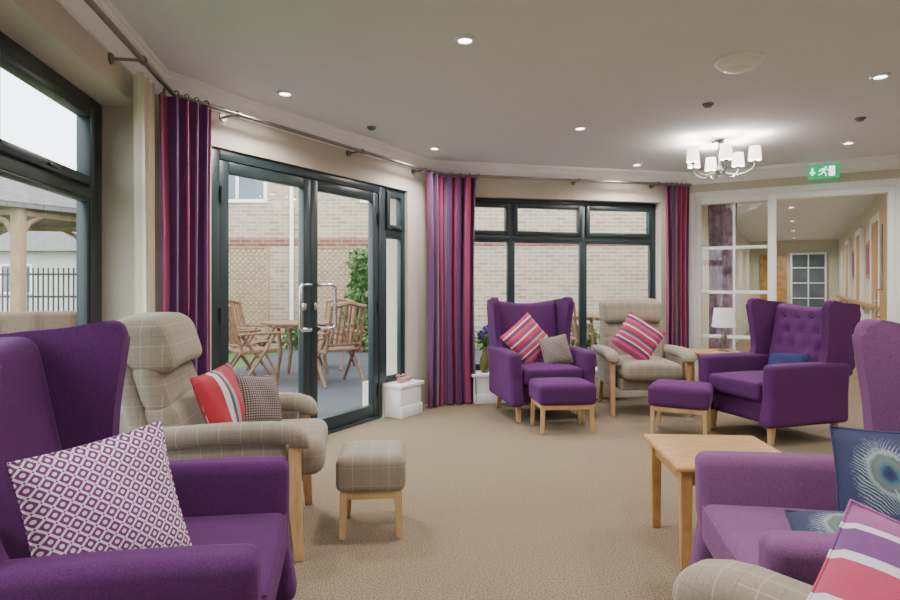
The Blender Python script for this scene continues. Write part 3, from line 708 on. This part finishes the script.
# ------------------------------------------------------------------ sill objects
def wpt(m, x, y, z): return m @ Vector((x, y, z))
p = wpt(MB_, .56, -.06, .30)
v = thing('flower_vase', 'olive green vase of purple flowers on the back window sill', 'vase', p)
q = B(); q.lathe([(.001, 0), (.035, 0), (.05, .03), (.058, .09), (.05, .15), (.028, .20), (.024, .24), (.034, .27), (.030, .27), (.02, .24), (.001, .2)]); obj('vase', q, M['olive'], v)
q = B(); fl = B(); random.seed(9)
for k in range(12):
    a = random.uniform(0, 2*PI); r = random.uniform(.03, .10); z = random.uniform(.36, .50)
    q.tube([(0, 0, .2), (math.cos(a)*r*.4, math.sin(a)*r*.4, .33), (math.cos(a)*r, math.sin(a)*r, z)], .003, 5)
    for b_ in range(6):
        c = Vector((math.cos(a)*r+random.uniform(-.018, .018), math.sin(a)*r+random.uniform(-.018, .018), z+random.uniform(-.03, .03)))
        fl.rbox(c, (.026, .026, .026), .0125, m=1)
obj('stem', q, M['leaf'], v); obj('blossom', fl, M['petal'], v)
for k, (x, lb) in enumerate(((2.38, 'pink glazed bird ornament, left one on low sill'), (2.47, 'pink glazed bird ornament, right one on low sill'))):
    p = wpt(MD, x, -.10, .30)
    q = B(); q.rbox((0, 0, .028), (.09, .05, .05), .0245, lambda v: (v.x, v.y*(1-.5*max(0, v.x)/.045), v.z+.25*max(0, v.x)), 3)
    q.rbox((-.035, 0, .062), (.036, .034, .034), .0165, m=2); q.tube([(-.05, 0, .062), (-.066, 0, .058)], [.006, .001], 6)
    o = obj('bird_ornament', q, M['pinkglaze']); o.location = p; o.rotation_euler = (0, 0, .7*k-.5); tag(o, lb, 'ornament', 'bird ornaments')

# ------------------------------------------------------------------ garden
q = B(); q.prism([(-60, 60), (-60, -20), (-3.2, -20), (-1.15, -2.3), (-1.4, 1.0), (-2.15, 3.6), (-.3, 6.6), (2.5, 7.2), (8, 16), (8, 60)], 'z', -.30, -.06); struct(obj('ground', q, M['lawn'], smooth=False))
q = B(); q.prism([(-3.1, 3.2), (-2.08, 3.75), (-.38, 6.45), (2.55, 7.15), (4.0, 9.8), (4.0, 11.3), (-3.1, 11.3)], 'z', -.058, -.02); struct(obj('patio', q, M['patio'], smooth=False))
bd = thing('brick_building', 'buff brick building with red brick bands across the patio', 'building', (-5.2, 12.0, -.06))
q = B(); q.bb((0, 0, 0), (9.9, 4, 6.2)); obj('wall', q, M['brick'], bd, smooth=False)
for z in (2.05, 4.4):
    q = B(); q.bb((-.02, -.02, z), (9.92, 4.02, z+.15)); obj('brick_band', q, M['redbrick'], bd, smooth=False)
q = B(); q.tube([(2.05, -.06, .0), (2.05, -.06, 6.1)], .04, 12); obj('downpipe', q, M['white'], bd)
for x, z in ((.35, 2.9), (3.4, 2.9), (5.6, 2.85), (7.9, 2.85)):
    f_ = obj('window_frame', bars(ring(x, z, x+1.2, z+1.15, .07)+[(x+.57, z+.07, x+.63, z+1.08)], -.03, .02), M['white'], bd)
    q = B(); q.bb((x+.07, -.012, z+.07), (x+1.13, .0-.002, z+1.08)); obj('pane', q, M['panew'], f_)
    q = B(); q.bb((x-.08, -.035, z+1.15), (x+1.28, 0, z+1.36)); obj('lintel', q, M['redbrick'], bd)
q = B(); q.prism([(-.4, 6.15), (4.4, 6.15), (2, 7.9)], 'x', -.4, 10.3); obj('roof', q, M['slate'], bd)
def leaves(q, c, r, n, size=.05, seed=1):
    rnd = random.Random(seed)
    for _ in range(n):
        while True:
            p = Vector((rnd.uniform(-1, 1), rnd.uniform(-1, 1), rnd.uniform(-1, 1)))
            if .25 < p.length < 1: break
        p = Vector((c[0]+p.x*r[0], c[1]+p.y*r[1], c[2]+p.z*r[2]))
        d = Vector((rnd.gauss(0, 1), rnd.gauss(0, 1), rnd.gauss(0, 1))).normalized(); e = d.orthogonal().normalized(); s = size*rnd.uniform(.6, 1.3)
        q._add([p, p+d*s*.5+e*s*.3, p+d*s, p+d*s*.5-e*s*.3], [(0, 1, 2, 3)])
    return q
def shrub(name, x, y, blobs, n, size, label, cat, mat, seed, z=-.05, group=None):
    t = thing(name, label, cat, (x, y, z), 0, group); q = B()
    for i, (c, r) in enumerate(blobs): leaves(q, c, r, n, size, seed*10+i)
    obj('foliage', q, M[mat], t)
    s = B()
    for c, r in blobs: s.tube([(0, 0, 0), (c[0]*.5, c[1]*.5, c[2]*.6), c], [.03, .02, .008], 6)
    obj('stem', s, M['bark'], t); return t
def trellis(x, y, w, h, label):
    t = thing('trellis', label, 'trellis', (x, y, -.02)); q = B(); sp = .10; n = int((w+h)/sp)
    q2 = B(); 
    for k in range(n+1):
        d = k*sp
        a = (max(0, d-h), min(d, h)); b = (min(d, w), max(0, d-w))
        for sgn in (0, 1):
            x0, x1 = (a[0], b[0]) if not sgn else (w-a[0], w-b[0])
            if abs(x1-x0) > .02: q.tube([(x0-w/2, sgn*.012, a[1]+.05), (x1-w/2, sgn*.012, b[1]+.05)], .011, 4)
    obj('lattice', q, M['fencewood'], t)
    obj('trellis_frame', bars(ring(-w/2-.03, .02, w/2+.03, h+.08, .05), -.02, .03, q2), M['fencewood'], t)
trellis(-4.0, 11.0, 1.3, 1.85, 'wooden lattice trellis against the brick wall, left of garden table')
trellis(-2.25, 11.0, 1.0, 1.85, 'wooden lattice trellis against the brick wall, right of downpipe')
shrub('climbing_plant', -1.62, 10.95, [((0, 0, .5), (.42, .2, .5)), ((.1, 0, 1.0), (.40, .18, .5)), ((.1, 0, 1.55), (.34, .15, .4))], 760, .10, 'leafy climbing plant on brick wall seen through right garden door', 'plant', 'leaf', 3)
k = 0
for x, y, s in ((-.65, 11.5, .4), (.08, 11.5, .3), (.75, 11.5, .3), (1.6, 11.5, .4), (2.5, 11.4, .34), (3.4, 11.4, .36), (-2.9, 11.5, .35)):
    k += 1
    shrub('shrub', x, y, [((0, 0, s*.7), (s, s*.7, s*.7)), ((s*.2, -.1, s*.9), (s*.6, s*.5, s*.5))], 360, .09, 'low leafy shrub planted along the foot of the brick wall', 'shrub', 'leaf' if k % 2 else 'leaf2', 20+k, group='shrubs along the brick wall')

gt = thing('garden_table', 'round slatted teak garden table on patio seen through garden doors', 'garden table', (-1.95, 7.95, -.02))
q = B()
for k in range(9):
    x = -.44+k*.11; h = math.sqrt(max(.01, .5**2-x*x)); q.bb((x-.048, -h, .71), (x+.048, h, .735), .004)
obj('tabletop', q, M['teak'], gt)
q = B(); q.tube([(.46*math.cos(a), .46*math.sin(a), .695) for a in [2*PI*i/32 for i in range(32)]], .02, 6, True); obj('rim', q, M['teak'], gt)
for a in (45, 135, 225, 315):
    c, s = math.cos(R_(a)), math.sin(R_(a)); q = B(); q.tube([(c*.36, s*.36, .70), (-c*.05+c*.36, s*.36, .35), (c*.38, s*.38, 0)], .026, 6); obj('leg', q, M['teak'], gt)
gt2 = copy_tree(gt, (2.35, 9.6, -.02), .3, 'round slatted teak garden table seen through the back window')
def garden_chair():
    t = thing('garden_chair', '', 'garden chair'); lean = lambda z: (z-.42)*.28
    q = B()
    for k in range(7): q.bb((-.22, -.22+k*.065, .425), (.22, -.22+k*.065+.052, .443), .003)
    q.bb((-.25, -.23, .40), (-.22, .25, .44), .003); q.bb((.22, -.23, .40), (.25, .25, .44), .003); obj('seat', q, M['teak'], t)
    q = B()
    for s in (-1, 1): q.tube([(s*.22, .20, .40), (s*.22, .20+lean(.98), .98)], .02, 6)
    q.tube([(-.22, .20+lean(.96), .96), (0, .20+lean(1.0), 1.0), (.22, .20+lean(.96), .96)], .026, 6); q.tube([(-.22, .20+lean(.5), .5), (.22, .20+lean(.5), .5)], .02, 6)
    for k in range(6):
        x = -.165+k*.066; q.tube([(x, .20+lean(.5), .5), (x, .20+lean(.98), .98)], .017, 4)
    obj('backrest', q, M['teak'], t)
    for s in (-1, 1):
        q = B(); q.tube([(s*.235, -.24, 0), (s*.235, .0, .34), (s*.225, .22, .62)], .02, 6); obj('leg', q, M['teak'], t)
        q = B(); q.tube([(s*.26, .27, 0), (s*.26, 0, .34), (s*.26, -.20, .62)], .02, 6); obj('leg', q, M['teak'], t)
        q = B(); q.bb((s*.26-.03, -.27, .625), (s*.26+.03, .27, .65), .006); obj('armrest', q, M['teak'], t)
    return t
gc = garden_chair(); first = True
for (x, y, f, lb) in ((-2.45, 7.35, (.7, .7), 'teak garden chair nearest the doors, left of the round table'), (-1.42, 7.45, (-.6, .8), 'teak garden chair right of the round table, nearest the right door'),
                      (-2.75, 8.3, (.95, -.3), 'teak garden chair behind on the left of the round table'), (-1.75, 8.85, (-.2, -1), 'teak garden chair on the far side of the round table'),
                      (1.75, 8.9, (.5, .8), 'teak garden chair left of the table outside the back window'), (3.1, 9.5, (-.9, .3), 'teak garden chair right of the table outside back window')):
    loc = (x, y, -.02)
    if first: gc.location = loc; gc.rotation_euler = (0, 0, rz_of(f)); gc['label'] = lb; gc['group'] = 'teak garden chairs'; first = False
    else: copy_tree(gc, loc, rz_of(f), lb, 'teak garden chairs')

# gazebo
gz = thing('gazebo', 'wooden gazebo with shingled roof seen through the left window', 'gazebo', (-7.2, 9.6, -.06))
def hexp(r, z, o=0): return [(r*math.cos(2*PI*k/6+o), r*math.sin(2*PI*k/6+o), z) for k in range(6)]
q = B(); q._add(hexp(1.95, 2.42)+hexp(.12, 3.15)+hexp(1.95, 2.34), [(k, (k+1) % 6, 6+(k+1) % 6, 6+k) for k in range(6)]+[(12+k, 12+(k+1) % 6, (k+1) % 6, k) for k in range(6)]+[tuple(range(6, 12)), tuple(range(12, 18))]); obj('roof', q, M['slate'], gz, smooth=False)
hx = hexp(1.6, 0, .25)
for k in range(6):
    x, y, _ = hx[k]; q = B(); q.bb((x-.07, y-.07, 0), (x+.07, y+.07, 2.36), .006); obj('post', q, M['fencewood'], gz)
    x2, y2, _ = hx[(k+1) % 6]; q = B()
    for (ax, ay, bx, by) in ((x, y, x2, y2), (x2, y2, x, y)):
        dx, dy = (bx-ax)*.26, (by-ay)*.26; q.tube([(ax, ay, 1.85), (ax+dx*.35, ay+dy*.35, 2.15), (ax+dx, ay+dy, 2.30)], .04, 6)
    obj('brace', q, M['fencewood'], gz)
    q = B(); q.tube([(x, y, 2.28), (x2, y2, 2.28)], .05, 4); obj('beam', q, M['fencewood'], gz)
q = B(); q.lathe([(.001, 0), (1.7, 0), (1.7, .06), (.001, .06)], n=6); obj('deck', q, M['fencewood'], gz, smooth=False)
fn = thing('metal_fence', 'black vertical bar fence behind the gazebo', 'fence', (-15, 11.8, -.06)); q = B()
for k in range(98): q.tube([(k*.10, 0, 0), (k*.10, 0, 1.6)], .016, 4)
obj('bar', q, M['black'], fn)['kind'] = 'stuff'
q = B()
for z in (.17, .60, 1.03, 1.47): q.bb((0, -.02, z-.02), (9.8, .02, z+.02))
obj('rail', q, M['black'], fn)
sf = thing('wicker_sofa', 'brown wicker garden sofa outside the left window', 'garden sofa', (-3.50, 4.75, -.06), R_(200))
q = B(); q.rbox((0, 0, .22), (1.1, .7, .36), .04); obj('base', q, M['wicker'], sf); q = B(); q.rbox((0, .32, .70), (1.1, .12, .72), .04); obj('backrest', q, M['wicker'], sf)
for s in (-1, 1): q = B(); q.rbox((s*.5, 0, .42), (.1, .7, .35), .03); obj('armrest', q, M['wicker'], sf)
q = B(); q.rbox((0, -.03, .45), (.88, .58, .12), .04); obj('seat_cushion', q, M['lampshade'], sf)
hs = thing('house', 'pale house with grey hipped roof far beyond the fence', 'building', (-22, 24, -.06))
q = B(); q.bb((0, 0, 0), (10, 7, 2.6)); obj('wall', q, M['rendered'], hs, smooth=False)
q = B(); q._add([(-.5, -.5, 2.6), (10.5, -.5, 2.6), (10.5, 7.5, 2.6), (-.5, 7.5, 2.6), (3.5, 3.5, 4.9), (6.5, 3.5, 4.9)], [(0, 1, 5, 4), (1, 2, 5), (2, 3, 4, 5), (3, 0, 4), (3, 2, 1, 0)]); obj('roof', q, M['slate'], hs, smooth=False)
for x in (1, 4, 7.5):
    f_ = obj('window_frame', bars(ring(x, .9, x+1.3, 2.1, .08), -.03, .03), M['white'], hs); q = B(); q.bb((x+.08, -.02, .98), (x+1.22, 0, 2.02)); obj('pane', q, M['panew'], f_)

# ------------------------------------------------------------------ world, camera
w = bpy.data.worlds.new('overcast_sky'); bpy.context.scene.world = w; w.use_nodes = True; nt = w.node_tree
bg = nt.nodes['Background']; tc = nt.nodes.new('ShaderNodeTexCoord'); n = nt.nodes.new('ShaderNodeTexNoise'); n.inputs['Scale'].default_value = 2.5; n.inputs['Detail'].default_value = 5
nt.links.new(tc.outputs['Generated'], n.inputs[0])
c = ramp(nt, n.outputs[0], [(.35, (.78, .88, 1.0)), (.6, (.95, .975, 1.0))], False)
nt.links.new(c, bg.inputs[0]); bg.inputs[1].default_value = 6.6
cam = bpy.data.cameras.new('camera'); co = bpy.data.objects.new('camera', cam); COL.objects.link(co)
cam.sensor_width = 36; cam.lens = 24; cam.shift_y = -15/900; cam.clip_start = .05; cam.clip_end = 200
co.location = (0, 0, 1.2); co.rotation_euler = (R_(90), 0, 0)
bpy.context.scene.camera = co
